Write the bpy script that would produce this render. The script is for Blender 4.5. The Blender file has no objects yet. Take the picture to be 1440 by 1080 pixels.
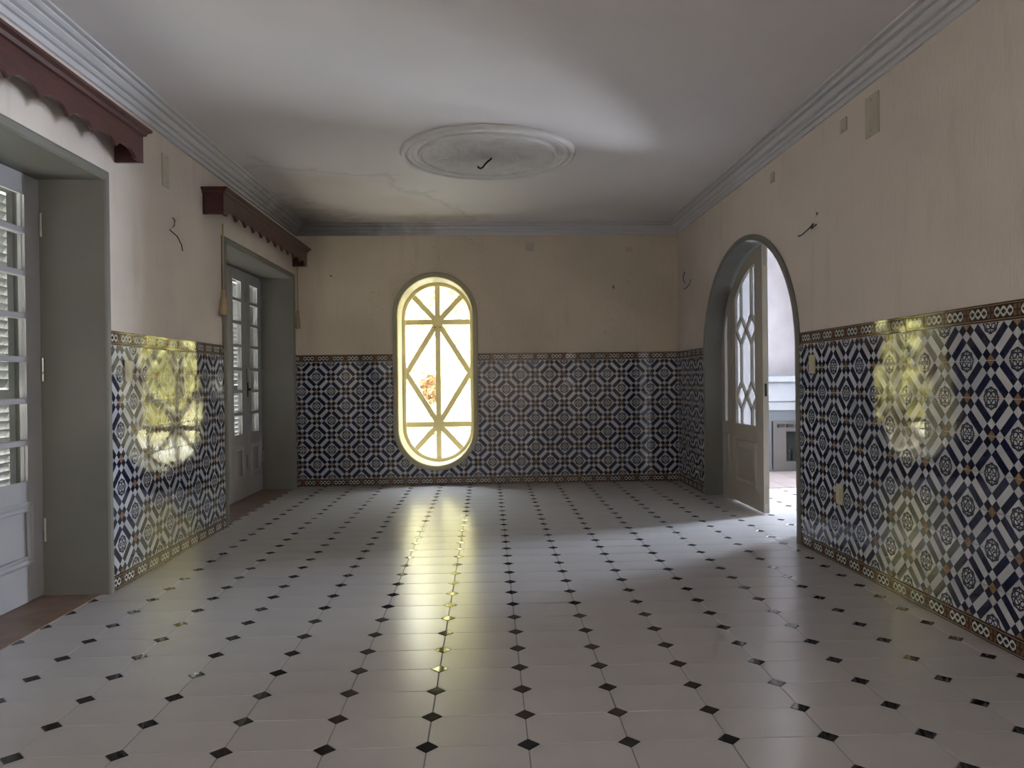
import bpy, bmesh, math, random
from mathutils import Matrix, Vector
random.seed(7)
C = bpy.context.scene.collection
PI = math.pi

# ------------------------------------------------------------------ camera, world, lights, exposure
F, YAW, PIT, ROL, CAMH = 1056.69, 0.0324, -0.0049, -0.0113, 1.0784
XL, XR, YB, YR = -1.971, 2.0146, 7.86, -4.0
DADO, ZW, ZC = 1.364, 2.597, 2.715
cam = bpy.data.cameras.new('camera'); cam.sensor_width = 36.0; cam.lens = F / 1440 * 36
camo = bpy.data.objects.new('camera', cam); C.objects.link(camo)
eu = Vector((math.cos(YAW), -math.sin(YAW), 0))
ef = Vector((math.sin(YAW) * math.cos(PIT), math.cos(YAW) * math.cos(PIT), math.sin(PIT)))
ez = eu.cross(ef)
cr, sr = math.cos(ROL), math.sin(ROL)
r_ = cr * eu + sr * ez; u_ = -sr * eu + cr * ez
camo.matrix_world = Matrix(((r_.x, u_.x, -ef.x, 0), (r_.y, u_.y, -ef.y, 0), (r_.z, u_.z, -ef.z, CAMH), (0, 0, 0, 1)))
cam.clip_start = 0.02
bpy.context.scene.camera = camo

def project(p):
    d = Vector(p) - Vector((0, 0, CAMH)); y = d.dot(ef)
    return (720 + F * d.dot(r_) / y, 540 - F * d.dot(u_) / y, y) if y > 0.05 else (-9e9, 0, y)

world = bpy.data.worlds.new('sky'); bpy.context.scene.world = world; world.use_nodes = True
wn = world.node_tree; wn.nodes.clear()
wo = wn.nodes.new('ShaderNodeOutputWorld'); wb = wn.nodes.new('ShaderNodeBackground')
wt = wn.nodes.new('ShaderNodeTexCoord'); ws = wn.nodes.new('ShaderNodeSeparateXYZ'); wr = wn.nodes.new('ShaderNodeValToRGB')
wn.links.new(wt.outputs['Generated'], ws.inputs[0]); wn.links.new(ws.outputs['Z'], wr.inputs[0])
wr.color_ramp.elements[0].position = 0.0; wr.color_ramp.elements[0].color = (1.0, 0.95, 0.78, 1)
wr.color_ramp.elements[1].position = 0.7; wr.color_ramp.elements[1].color = (0.80, 0.88, 1.0, 1)
wn.links.new(wr.outputs[0], wb.inputs[0]); wn.links.new(wb.outputs[0], wo.inputs[0])
wb.inputs['Strength'].default_value = 18.0

def area_light(name, loc, rot, sx, sy, power, col):
    l = bpy.data.lights.new(name, 'AREA'); l.shape = 'RECTANGLE'; l.size = sx; l.size_y = sy; l.energy = power; l.color = col
    o = bpy.data.objects.new(name, l); C.objects.link(o); o.location = loc; o.rotation_euler = rot
    return o
def portal(name, loc, rot, sx, sy):
    o = area_light(name, loc, rot, sx, sy, 1, (1, 1, 1)); o.data.cycles.is_portal = True
# side lamps are the fireplace room's daylight, the rear lamp is added fill; portals guide the sky light through the other windows
area_light('rear_fill_lamp', (XR + 0.28, -2.2, 1.25), (0, PI / 2, 0), 1.9, 2.0, 25, (0.88, 0.90, 1.0))  # unseen lamp added to lift the ambient light near the viewer
portal('portal_added_left_window', (XL - 0.66, -1.9, 1.5), (0, -PI / 2, 0), 1.2, 1.4)
area_light('daylight_side_window_sky', (4.62, 6.95, 1.56), (0, PI / 2, 0), 1.0, 0.72, 205, (0.68, 0.79, 1.0))
area_light('daylight_side_window_sunny_ground', (4.62, 6.95, 0.42), (0, PI / 2, 0), 0.75, 0.72, 165, (0.86, 0.90, 1.0))
portal('portal_oval_window', (-0.54, YB + 0.62, 1.18), (-PI / 2, 0, 0), 0.9, 2.1)
vs = bpy.context.scene.view_settings
vs.view_transform = 'Standard'; vs.look = 'None'; vs.gamma = 1.0; vs.use_curve_mapping = False; vs.exposure = 0.76

# ------------------------------------------------------------------ node helper
class V:
    def __init__(s, nt, sock): s.nt, s.s = nt, sock
    def op(s, o, b=None, c=None):
        n = s.nt.nodes.new('ShaderNodeMath'); n.operation = o
        for i, x in enumerate((s, b, c)):
            if x is None: continue
            if isinstance(x, V): s.nt.links.new(x.s, n.inputs[i])
            else: n.inputs[i].default_value = x
        return V(s.nt, n.outputs[0])
    def __add__(s, b): return s.op('ADD', b)
    __radd__ = __add__
    def __sub__(s, b): return s.op('SUBTRACT', b)
    def __rsub__(s, b): return (s * -1) + b
    def __mul__(s, b): return s.op('MULTIPLY', b)
    __rmul__ = __mul__
    def __truediv__(s, b): return s.op('DIVIDE', b)
    def abs(s): return s.op('ABSOLUTE')
    def lt(s, b): return s.op('LESS_THAN', b)
    def gt(s, b): return s.op('GREATER_THAN', b)
    def min(s, b): return s.op('MINIMUM', b)
    def max(s, b): return s.op('MAXIMUM', b)
    def sin(s): return s.op('SINE')
    def cos(s): return s.op('COSINE')
    def sqrt(s): return s.op('SQRT')
    def atan2(s, b): return s.op('ARCTAN2', b)
    def clamp(s):
        n = s.op('ADD', 0.0); n.s.node.use_clamp = True; return n
    def smooth(s, a, b):
        n = s.nt.nodes.new('ShaderNodeMapRange'); n.interpolation_type = 'SMOOTHSTEP'
        s.nt.links.new(s.s, n.inputs['Value']); n.inputs['From Min'].default_value = a; n.inputs['From Max'].default_value = b
        return V(s.nt, n.outputs[0])

class Mat:
    def __init__(s, name, rough=0.5, col=(0.5, 0.5, 0.5), **kw):
        s.m = bpy.data.materials.new(name); s.m.use_nodes = True; s.nt = s.m.node_tree
        s.b = s.nt.nodes['Principled BSDF']; s.out = s.nt.nodes['Material Output']
        s.b.inputs['Roughness'].default_value = rough; s.b.inputs['Base Color'].default_value = (*col, 1)
        for k, v in kw.items(): s.b.inputs[k].default_value = v
        s._co = {}
    def coord(s, kind='Object'):
        n = s.nt.nodes.new('ShaderNodeTexCoord'); return n.outputs[kind]
    def xyz(s, kind='Object'):
        n = s.nt.nodes.new('ShaderNodeSeparateXYZ'); s.nt.links.new(s.coord(kind), n.inputs[0])
        return [V(s.nt, n.outputs[i]) for i in range(3)]
    def noise(s, scale, detail=3, rough=0.5, kind='Object', stretch=None, col=False):
        n = s.nt.nodes.new('ShaderNodeTexNoise'); n.inputs['Scale'].default_value = scale
        n.inputs['Detail'].default_value = detail; n.inputs['Roughness'].default_value = rough
        c = s.coord(kind)
        if stretch:
            m = s.nt.nodes.new('ShaderNodeMapping'); m.inputs['Scale'].default_value = stretch
            s.nt.links.new(c, m.inputs[0]); c = m.outputs[0]
        s.nt.links.new(c, n.inputs['Vector'])
        return V(s.nt, n.outputs[0])
    def rnd(s):
        n = s.nt.nodes.new('ShaderNodeObjectInfo'); return V(s.nt, n.outputs['Random'])
    def rgb(s, c):
        n = s.nt.nodes.new('ShaderNodeRGB'); n.outputs[0].default_value = (*c, 1); return n.outputs[0]
    def mix(s, fac, a, b):
        n = s.nt.nodes.new('ShaderNodeMix'); n.data_type = 'RGBA'
        if isinstance(fac, V): s.nt.links.new(fac.s, n.inputs['Factor'])
        else: n.inputs['Factor'].default_value = fac
        for x, i in ((a, 6), (b, 7)):
            if isinstance(x, tuple): n.inputs[i].default_value = (*x, 1)
            else: s.nt.links.new(x, n.inputs[i])
        return n.outputs[2]
    def color(s, sock): s.nt.links.new(sock, s.b.inputs['Base Color'])
    def rough(s, v): s.nt.links.new(v.s, s.b.inputs['Roughness'])
    def bump(s, h, strength=0.3, dist=0.01):
        n = s.nt.nodes.new('ShaderNodeBump'); n.inputs['Strength'].default_value = strength; n.inputs['Distance'].default_value = dist
        s.nt.links.new(h.s, n.inputs['Height']); s.nt.links.new(n.outputs[0], s.b.inputs['Normal'])

M = {}
def mk_plaster(cracked):
    a = Mat('cracked_cream_plaster' if cracked else 'cream_plaster', 0.85); n = a.noise(1.3, 4); g = a.noise(60, 3, 0.6, stretch=(1, 1, 0.25)); f = a.noise(9, 4, stretch=(1, 1, 0.15))
    k0 = (0.69, 0.59, 0.465) if cracked else (0.73, 0.64, 0.58)  # end wall's yellower colour holds the warm bounce of the window
    c = a.mix(n.smooth(0.35, 0.7), k0, tuple(v * 0.88 for v in k0))
    c = a.mix(f.smooth(0.55, 0.8) * 0.35, c, (0.50, 0.43, 0.34))
    k = a.noise(1.1, 5, 0.55, stretch=(1, 1, 2.2)); m = a.noise(0.9, 1)
    if cracked: c = a.mix((k - 0.5).abs().lt(0.0016) * m.gt(0.55) * 0.3, c, (0.22, 0.18, 0.14))
    a.color(c); a.bump(g, 0.55, 0.006); return a.m
def mk_ceiling():
    a = Mat('ceiling_paint', 0.7); x, y, z = a.xyz(); n = a.noise(2.2, 5, 0.55); n2 = a.noise(0.9, 3); n3 = a.noise(7, 5, 0.65)
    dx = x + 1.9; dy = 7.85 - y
    s = ((dx / 1.8) * (dx / 1.8) + (dy / 2.35) * (dy / 2.35)).sqrt() + (n - 0.5) * 0.5
    base = a.mix(n2.smooth(0.35, 0.7), (0.73, 0.685, 0.695), (0.68, 0.64, 0.655))
    c = a.mix(s.smooth(1.05, 0.70) * 0.36, base, (0.40, 0.32, 0.255))
    line = (s - 0.93).abs().smooth(0.035, 0.0) * 0.22
    c = a.mix(line, c, (0.24, 0.18, 0.14))
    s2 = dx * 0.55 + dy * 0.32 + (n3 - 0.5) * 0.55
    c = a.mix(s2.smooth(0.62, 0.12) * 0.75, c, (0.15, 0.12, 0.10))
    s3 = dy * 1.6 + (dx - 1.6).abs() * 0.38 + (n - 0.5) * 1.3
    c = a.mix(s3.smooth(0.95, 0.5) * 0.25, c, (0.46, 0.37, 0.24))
    a.color(c); a.bump(a.noise(80, 2), 0.12, 0.003); return a.m
def mk_cornice():
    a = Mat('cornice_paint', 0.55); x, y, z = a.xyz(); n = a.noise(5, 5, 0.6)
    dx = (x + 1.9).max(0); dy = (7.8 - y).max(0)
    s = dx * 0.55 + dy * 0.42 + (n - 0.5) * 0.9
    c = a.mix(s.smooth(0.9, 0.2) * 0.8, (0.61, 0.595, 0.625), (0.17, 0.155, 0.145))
    a.color(c); return a.m
def mk_tile():
    a = Mat('patterned_glazed_tile', 0.05, **{'Specular IOR Level': 0.55}); x, y, z = a.xyz(); T = 0.1515
    u = x / T; v = y / T; R2 = 1 / math.sqrt(2); d = 0.232
    p = ((u + v) * R2).abs(); pd = R2 - p; q = ((u - v) * R2).abs()
    navy = (0.010, 0.011, 0.036); white = (0.56, 0.56, 0.59); ora = (0.30, 0.185, 0.095)
    rn = a.rnd(); nz = a.noise(25, 2)
    navyv = a.mix(nz.smooth(0.3, 0.75), navy, (0.016, 0.019, 0.062))
    whitev = a.mix(rn, white, (0.49, 0.50, 0.53))
    c_mid = a.mix(pd.lt(d / 2), a.mix(pd.lt(1.5 * d), whitev, navyv), ora)
    c_side = a.mix(pd.lt(d / 2), a.mix(pd.lt(1.5 * d), navyv, whitev), navyv)
    qq = R2 - q; r = (p * p + qq * qq).sqrt(); th = p.atan2(qq)
    pet = (th * 8).cos()
    ring1 = (r - (pet * 0.014 + 0.272)).abs().lt(0.030)
    ring2 = (r - ((th * 4).cos() * 0.035 + 0.185)).abs().lt(0.028)
    spoke = ((th * 4).sin().abs().lt(0.45)) * r.gt(0.19) * r.lt(0.27)
    ring3 = (r - ((th * 4).cos() * -0.03 + 0.10)).abs().lt(0.028)
    dot = r.lt(0.035)
    ros = ring1.max(ring2).max(spoke).max(ring3).max(dot)
    c_ros = a.mix(ros, whitev, (0.035, 0.036, 0.060))
    c = a.mix(q.lt(1.5 * d), c_ros, c_side); c = a.mix(q.lt(d / 2), c, c_mid)
    a.color(c); a.bump(a.noise(40, 2) + rn, 0.02, 0.003); return a.m
def mk_border():
    a = Mat('patterned_border_tile', 0.06, **{'Specular IOR Level': 0.55}); x, y, z = a.xyz(); T = 0.1515
    u = x / T; w = (y / (0.25 * T)).abs(); au = u.abs()
    s = ((u / 0.72 + 0.5) * (3 * PI)).sin().abs()
    chain = (w - s * 0.40).abs().lt(0.15) * au.lt(0.36)
    c = a.mix(chain, (0.020, 0.016, 0.020), (0.55, 0.53, 0.50))
    cross = ((au - 0.5).abs().lt(0.03)).max(w.lt(0.14))
    c = a.mix(au.gt(0.37), c, a.mix(cross, (0.17, 0.085, 0.045), (0.07, 0.036, 0.026)))
    c = a.mix(w.gt(0.60), c, (0.03, 0.018, 0.016)); c = a.mix(w.gt(0.72), c, (0.30, 0.20, 0.11)); c = a.mix(w.gt(0.82), c, (0.055, 0.022, 0.018))
    a.color(c); return a.m
def mk_floor():
    a = Mat('white_floor_tile', 0.2, **{'Specular IOR Level': 0.42}); n = a.noise(3, 4); rn = a.rnd()
    c = a.mix(n.smooth(0.3, 0.75), (0.51, 0.49, 0.50), (0.475, 0.455, 0.465)); c = a.mix(rn * 0.25, c, (0.48, 0.46, 0.45))
    sp = a.noise(38, 2, kind='Object'); c = a.mix(sp.gt(0.76) * 0.3, c, (0.3, 0.27, 0.24))
    a.color(c); a.rough(n * 0.06 + 0.205); a.bump(a.noise(14, 2), 0.02, 0.004); return a.m
def mk_wood():
    a = Mat('dark_mahogany', 0.38); n = a.noise(6, 5, 0.6, stretch=(8, 1, 8))
    a.color(a.mix(n.smooth(0.3, 0.7), (0.085, 0.024, 0.018), (0.050, 0.015, 0.012))); return a.m
def mk_simple(name, col, rough, var=0.12, scale=6, **kw):
    a = Mat(name, rough, col, **kw); n = a.noise(scale, 4)
    a.color(a.mix(n.smooth(0.3, 0.75), col, tuple(c * (1 - var) for c in col))); return a.m
def mk_glass(name, rough=0.0, tint=(1, 1, 1), frost=False):
    m = bpy.data.materials.new(name); m.use_nodes = True; nt = m.node_tree; nt.nodes.clear()
    o = nt.nodes.new('ShaderNodeOutputMaterial'); mx = nt.nodes.new('ShaderNodeMixShader'); g = nt.nodes.new('ShaderNodeBsdfGlossy')
    g.inputs['Roughness'].default_value = 0.02 if not frost else 0.15
    lw = nt.nodes.new('ShaderNodeLayerWeight'); lw.inputs[0].default_value = 0.5
    fr = (V(nt, lw.outputs['Facing']).op('POWER', 5.0) * 0.9 + 0.04).s.node
    if frost:
        t = nt.nodes.new('ShaderNodeMixShader'); t1 = nt.nodes.new('ShaderNodeBsdfTranslucent'); t2 = nt.nodes.new('ShaderNodeBsdfTransparent')
        t1.inputs[0].default_value = (*tint, 1); t.inputs[0].default_value = 0.45
        t2.inputs[0].default_value = (*tint, 1)
        nt.links.new(t1.outputs[0], t.inputs[1]); nt.links.new(t2.outputs[0], t.inputs[2])
        nz = nt.nodes.new('ShaderNodeTexNoise'); nz.inputs['Scale'].default_value = 90
        bp = nt.nodes.new('ShaderNodeBump'); bp.inputs['Strength'].default_value = 0.4; nt.links.new(nz.outputs[0], bp.inputs['Height']); nt.links.new(bp.outputs[0], g.inputs['Normal'])
    else:
        t = nt.nodes.new('ShaderNodeBsdfTransparent'); t.inputs[0].default_value = (*tint, 1)
    nt.links.new(fr.outputs[0], mx.inputs[0]); nt.links.new(t.outputs[0], mx.inputs[1]); nt.links.new(g.outputs[0], mx.inputs[2]); nt.links.new(mx.outputs[0], o.inputs[0])
    return m
M['plaster'] = mk_plaster(False); M['cracked'] = mk_plaster(True); M['ceiling'] = mk_ceiling(); M['cornice'] = mk_cornice(); M['tile'] = mk_tile(); M['border'] = mk_border()
M['floor'] = mk_floor(); M['wood'] = mk_wood()
M['black'] = mk_simple('black_floor_inset', (0.018, 0.016, 0.016), 0.05)
M['grout'] = mk_simple('floor_grout', (0.20, 0.18, 0.165), 0.9)
M['wgrout'] = mk_simple('wall_tile_grout', (0.42, 0.38, 0.30), 0.9)
M['green'] = mk_simple('grey_green_paint', (0.185, 0.177, 0.158), 0.45, 0.1, 3)
M['white'] = mk_simple('white_door_paint', (0.35, 0.34, 0.36), 0.42, 0.08, 4)
M['greyleaf'] = mk_simple('grey_door_paint', (0.43, 0.395, 0.335), 0.42, 0.08, 4)
M['cream'] = mk_simple('cream_window_paint', (0.84, 0.74, 0.46), 0.42, 0.1, 5)
M['oldcream'] = mk_simple('aged_cream_casing_paint', (0.46, 0.41, 0.27), 0.5, 0.1, 5)
M['glass'] = mk_glass('clear_glass', tint=(0.93, 0.95, 0.95)); M['frost'] = mk_glass('hammered_glass', tint=(0.38, 0.37, 0.375), frost=True)
M['metal'] = mk_simple('dark_iron', (0.03, 0.028, 0.025), 0.5, Metallic=0.6)
M['steel'] = mk_simple('worn_hinge_steel', (0.35, 0.33, 0.29), 0.4, Metallic=0.8)
M['ivory'] = mk_simple('ivory_plastic', (0.55, 0.50, 0.34), 0.35)
M['plate'] = mk_simple('cream_cover_plate', (0.56, 0.50, 0.41), 0.6)
M['cotton'] = mk_simple('cream_cotton', (0.45, 0.34, 0.20), 0.9)
M['threshold'] = mk_simple('brown_wood_threshold', (0.25, 0.165, 0.13), 0.45, 0.3, 9)
M['medallion'] = mk_simple('medallion_plaster', (0.76, 0.73, 0.73), 0.7)
M['slat'] = mk_simple('white_shutter_paint', (0.40, 0.40, 0.41), 0.6)
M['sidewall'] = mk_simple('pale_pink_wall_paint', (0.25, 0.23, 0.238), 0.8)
M['mantel'] = mk_simple('grey_stone_mantel', (0.125, 0.125, 0.137), 0.5)
M['slate'] = mk_simple('blue_grey_slate', (0.011, 0.015, 0.023), 0.5)
M['soot'] = mk_simple('soot_black', (0.004, 0.004, 0.004), 0.9)
M['brownstone'] = mk_simple('brown_stone', (0.030, 0.022, 0.019), 0.7)
M['terracotta'] = mk_simple('terracotta_hearth', (0.17, 0.135, 0.13), 0.5)
M['leaf'] = mk_simple('sunny_leaf', (0.72, 0.66, 0.26), 0.6, 0.35, 1.5)
M['paleleaf'] = mk_simple('pale_hedge_leaf', (0.86, 0.80, 0.50), 0.6, 0.2, 1.5)
M['dryleaf'] = mk_simple('dry_brown_leaf', (0.22, 0.11, 0.035), 0.7, 0.4, 5)
M['bark'] = mk_simple('bark', (0.12, 0.08, 0.05), 0.9)
M['lawn'] = mk_simple('pale_gravel', (0.55, 0.50, 0.38), 0.9, 0.3, 2)
M['stone'] = mk_simple('outside_render', (0.5, 0.48, 0.44), 0.9)

# ------------------------------------------------------------------ mesh helpers
def link(name, me, mat=None, parent=None):
    o = bpy.data.objects.new(name, me); C.objects.link(o)
    if mat and not me.materials: me.materials.append(mat)
    if parent: o.parent = parent
    return o
def from_bm(name, bm, mat, parent=None, smooth=False):
    bmesh.ops.recalc_face_normals(bm, faces=bm.faces)
    me = bpy.data.meshes.new(name); bm.to_mesh(me); bm.free()
    if smooth:
        for p in me.polygons: p.use_smooth = True
    return link(name, me, mat, parent)
def tag(o, label=None, cat=None, group=None, kind=None):
    if label: o['label'] = label
    if cat: o['category'] = cat
    if group: o['group'] = group
    if kind: o['kind'] = kind
    return o
def empty(name, loc=(0, 0, 0)):
    o = bpy.data.objects.new(name, None); C.objects.link(o); o.location = loc; o.empty_display_size = 0.05; return o
def part(name, bm, mat, parent, smooth=False):
    """bm is in world coordinates; the part is parented so that it stays where it is built"""
    bmesh.ops.translate(bm, verts=bm.verts, vec=-parent.location)
    return from_bm(name, bm, mat, parent, smooth)
def subpart(name, bm, mat, prt, smooth=False):
    bmesh.ops.translate(bm, verts=bm.verts, vec=-prt.parent.location)
    return from_bm(name, bm, mat, prt, smooth)
def box(bm, x0, x1, y0, y1, z0, z1, bev=0.0):
    vs_ = [bm.verts.new((x, y, z)) for x in (x0, x1) for y in (y0, y1) for z in (z0, z1)]
    fs = [bm.faces.new([vs_[i] for i in f]) for f in ((0, 1, 3, 2), (4, 6, 7, 5), (0, 4, 5, 1), (2, 3, 7, 6), (0, 2, 6, 4), (1, 5, 7, 3))]
    if bev:
        bmesh.ops.recalc_face_normals(bm, faces=fs)
        es = list({e for f in fs for e in f.edges}); bmesh.ops.bevel(bm, geom=es, offset=bev, segments=1, affect='EDGES', profile=0.5)
    return bm
def nbox(*a, **k): return box(bmesh.new(), *a, **k)
def tube(bm, pts, r, n=8):
    pts = [Vector(p) for p in pts]; rings = []
    for i, p in enumerate(pts):
        t = (pts[min(i + 1, len(pts) - 1)] - pts[max(i - 1, 0)]).normalized()
        a = t.cross(Vector((0, 0, 1)) if abs(t.z) < 0.9 else Vector((1, 0, 0))).normalized(); b = t.cross(a)
        rr = r[i] if isinstance(r, (list, tuple)) else r
        rings.append([bm.verts.new(p + rr * (math.cos(2 * PI * k / n) * a + math.sin(2 * PI * k / n) * b)) for k in range(n)])
    for i in range(len(rings) - 1):
        for k in range(n): bm.faces.new((rings[i][k], rings[i][(k + 1) % n], rings[i + 1][(k + 1) % n], rings[i + 1][k]))
    bm.faces.new(rings[0]); bm.faces.new(rings[-1][::-1]); return bm
def lathe(bm, prof, c, n=64):
    rings = []
    for r, z in prof:
        if r < 1e-6: rings.append([bm.verts.new((c[0], c[1], c[2] + z))])
        else: rings.append([bm.verts.new((c[0] + r * math.cos(2 * PI * k / n), c[1] + r * math.sin(2 * PI * k / n), c[2] + z)) for k in range(n)])
    for a, b in zip(rings, rings[1:]):
        for k in range(n):
            k2 = (k + 1) % n
            if len(a) == 1 and len(b) == 1: continue
            if len(a) == 1: bm.faces.new((a[0], b[k], b[k2]))
            elif len(b) == 1: bm.faces.new((a[k], b[0], a[k2]))
            else: bm.faces.new((a[k], b[k], b[k2], a[k2]))
    return bm
def plate(bm, outer, holes, to3, n0, n1):
    """a flat slab with holes: loops are 2D, to3(a,b,n) maps to the world, n0..n1 is the thickness"""
    edges = []; loops = []
    for lp in [outer] + list(holes):
        vv = [bm.verts.new((a, b, 0)) for a, b in lp]; loops.append(vv)
        edges += [bm.edges.new((vv[i], vv[(i + 1) % len(vv)])) for i in range(len(vv))]
    res = bmesh.ops.triangle_fill(bm, use_beauty=True, use_dissolve=False, edges=edges, normal=(0, 0, 1))
    faces = [g for g in res['geom'] if isinstance(g, bmesh.types.BMFace)]
    vmap = {v: bm.verts.new((v.co.x, v.co.y, 1)) for lp in loops for v in lp}
    for f in faces: bm.faces.new([vmap[v] for v in f.verts])
    for lp in loops:
        for i in range(len(lp)):
            a, b = lp[i], lp[(i + 1) % len(lp)]; bm.faces.new((a, b, vmap[b], vmap[a]))
    for v, w in vmap.items():
        a, b = v.co.x, v.co.y; v.co = to3(a, b, n0); w.co = to3(a, b, n1)
    return bm
def sweep(bm, path, closed, prof, to3):
    """sweep the closed profile [(offset outward to the right of travel, n)] along a 2D path with mitred corners"""
    P = [Vector(p) for p in path]; n = len(P); rings = []
    for i in range(n):
        if closed: a, b = P[(i - 1) % n], P[(i + 1) % n]
        else: a, b = P[max(i - 1, 0)], P[min(i + 1, n - 1)]
        d1 = (P[i] - a).normalized() if (P[i] - a).length > 1e-9 else (b - P[i]).normalized()
        d2 = (b - P[i]).normalized() if (b - P[i]).length > 1e-9 else d1
        n1 = Vector((-d1.y, d1.x)); n2 = Vector((-d2.y, d2.x)); m = (n1 + n2).normalized(); m = m / max(0.3, m.dot(n1))
        rings.append([bm.verts.new(to3(P[i].x + m.x * o, P[i].y + m.y * o, k)) for o, k in prof])
    k = len(prof)
    for i in range(n if closed else n - 1):
        A, B = rings[i], rings[(i + 1) % n]
        for j in range(k): bm.faces.new((A[j], A[(j + 1) % k], B[(j + 1) % k], B[j]))
    if not closed: bm.faces.new(rings[0]); bm.faces.new(rings[-1][::-1])
    return bm
toL = lambda a, b, n: (XL + n, a, b)
toR = lambda a, b, n: (XR - n, a, b)
toB = lambda a, b, n: (a, YB - n, b)
toRear = lambda a, b, n: (a, YR + n, b)

# ------------------------------------------------------------------ openings
OPEN1, OPEN2, OTOP = (1.93, 3.925), (5.715, 7.68), 2.132
AC, AZ = 5.835, 1.277                                  # arch centre (Y) and spring height
def arch(a, b, z0=0.0, n=40, y0=None, y1=None):
    pts = [(AC - a, z0)] + [(AC - a * math.cos(PI * i / n), AZ + b * math.sin(PI * i / n)) for i in range(n + 1)] + [(AC + a, z0)]
    return pts
WX, WZ0, WZ1, WR = -0.5405, 0.197, 2.158, 0.3885       # oval window: centre, bottom, top, half width
def stadium(r, n=24, cx=WX):
    zc1, zc0 = WZ1 - WR, WZ0 + WR
    return [(cx + r * math.cos(PI * i / n), zc1 + r * math.sin(PI * i / n)) for i in range(n + 1)] + \
           [(cx - r * math.cos(PI * i / n), zc0 - r * math.sin(PI * i / n)) for i in range(n + 1)]
def rect(a0, a1, b0, b1): return [(a0, b0), (a1, b0), (a1, b1), (a0, b1)]
LIN = 0.012

# ------------------------------------------------------------------ room shell
bm = bmesh.new(); G = 0.0015
floor = from_bm('floor', nbox(-2.75, 4.6, YR - 0.3, 8.9, -0.15, -0.003), M['grout'])
tag(floor, 'white octagonal ceramic floor with small black diamond insets', 'floor', kind='structure')
ceil = from_bm('ceiling', nbox(-2.75, 4.6, YR - 0.3, 8.4, ZC, ZC + 0.2), M['ceiling'])
tag(ceil, 'off white plaster ceiling with brown damp stain in one corner', 'ceiling', kind='structure')
def notch(a0, a1, b1, holes):
    """wall outline with openings that reach the floor cut as notches"""
    pts = [(a0, 0)]
    for h in holes: pts += h
    return pts + [(a1, 0), (a1, b1), (a0, b1)]
def door_notch(o): return [(o[0] - LIN, 0), (o[0] - LIN, OTOP + LIN), (o[1] + LIN, OTOP + LIN), (o[1] + LIN, 0)]
wl = from_bm('wall_left', plate(bmesh.new(), notch(YR - 0.3, YB + 0.6, ZC, [door_notch(OPEN1), door_notch(OPEN2)]), [rect(-2.6, -1.2, 0.9, 2.1)], toL, 0, -0.62), M['plaster'])
tag(wl, 'cream plaster wall with two deep French door openings', 'wall', kind='structure')
wb_ = from_bm('wall_back', plate(bmesh.new(), rect(XL, XR + 0.24, 0, ZC), [stadium(WR + LIN)], toB, 0, -0.52), M['cracked'])
tag(wb_, 'cream plaster end wall around the tall oval window', 'wall', kind='structure')
AA, AB = 1.018, 0.858
wr_ = from_bm('wall_right', plate(bmesh.new(), notch(YR - 0.3, YB, ZC, [arch(AA + LIN, AB + LIN)]), [rect(-3.2, -1.2, 0.7, 2.2)], toR, 0, -0.24), M['plaster'])
tag(wr_, 'cream textured plaster wall with an arched doorway', 'wall', kind='structure')
wrear = from_bm('wall_rear', plate(bmesh.new(), rect(XL, XR, 0, ZC), [], toRear, 0, -0.3), M['plaster'])
tag(wrear, 'plain cream plaster wall far behind the viewer', 'wall', kind='structure')

# fireplace room next door
SX, SY0, SY1 = 4.3, 3.2, 8.62
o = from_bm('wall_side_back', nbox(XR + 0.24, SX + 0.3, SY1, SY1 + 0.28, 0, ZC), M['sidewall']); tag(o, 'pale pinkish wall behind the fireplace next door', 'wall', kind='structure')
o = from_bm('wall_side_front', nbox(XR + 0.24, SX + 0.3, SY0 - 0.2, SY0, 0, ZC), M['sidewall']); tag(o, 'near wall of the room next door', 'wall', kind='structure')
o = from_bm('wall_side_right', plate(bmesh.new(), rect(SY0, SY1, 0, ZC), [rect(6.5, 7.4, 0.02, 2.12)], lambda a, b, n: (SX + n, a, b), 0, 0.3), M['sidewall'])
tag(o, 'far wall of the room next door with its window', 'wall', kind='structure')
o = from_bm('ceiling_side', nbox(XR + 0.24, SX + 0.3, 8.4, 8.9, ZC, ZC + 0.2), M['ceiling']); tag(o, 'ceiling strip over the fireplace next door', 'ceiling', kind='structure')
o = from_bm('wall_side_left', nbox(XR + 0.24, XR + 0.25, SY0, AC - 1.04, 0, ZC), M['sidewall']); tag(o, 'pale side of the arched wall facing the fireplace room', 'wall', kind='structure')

# unseen windows; the two behind the viewer are added to fill the room
def plain_window(name, label, to3, a0, a1, b0, b1, n0, n1):
    r = tag(empty(name), label, 'window', kind='structure')
    bmf = bmesh.new(); w = 0.06
    for q in ((a0, a1, b0, b0 + w), (a0, a1, b1 - w, b1), (a0, a0 + w, b0, b1), (a1 - w, a1, b0, b1), ((a0 + a1) / 2 - w / 2, (a0 + a1) / 2 + w / 2, b0, b1)):
        p, s = to3(q[0], q[2], n0), to3(q[1], q[3], n1)
        box(bmf, min(p[0], s[0]), max(p[0], s[0]), min(p[1], s[1]), max(p[1], s[1]), p[2], s[2])
    part('window_frame', bmf, M['white'], r)
    for c0, c1 in ((a0 + w, (a0 + a1) / 2 - w / 2), ((a0 + a1) / 2 + w / 2, a1 - w)):
        nm = (n0 + n1) / 2; part('pane', plate(bmesh.new(), rect(c0, c1, b0 + w, b1 - w), [], to3, nm - 0.002, nm + 0.002), M['glass'], r)
plain_window('window_2', 'white framed window added in the left wall behind the viewer for fill light', toL, -2.6, -1.2, 0.9, 2.1, -0.30, -0.36)
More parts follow.
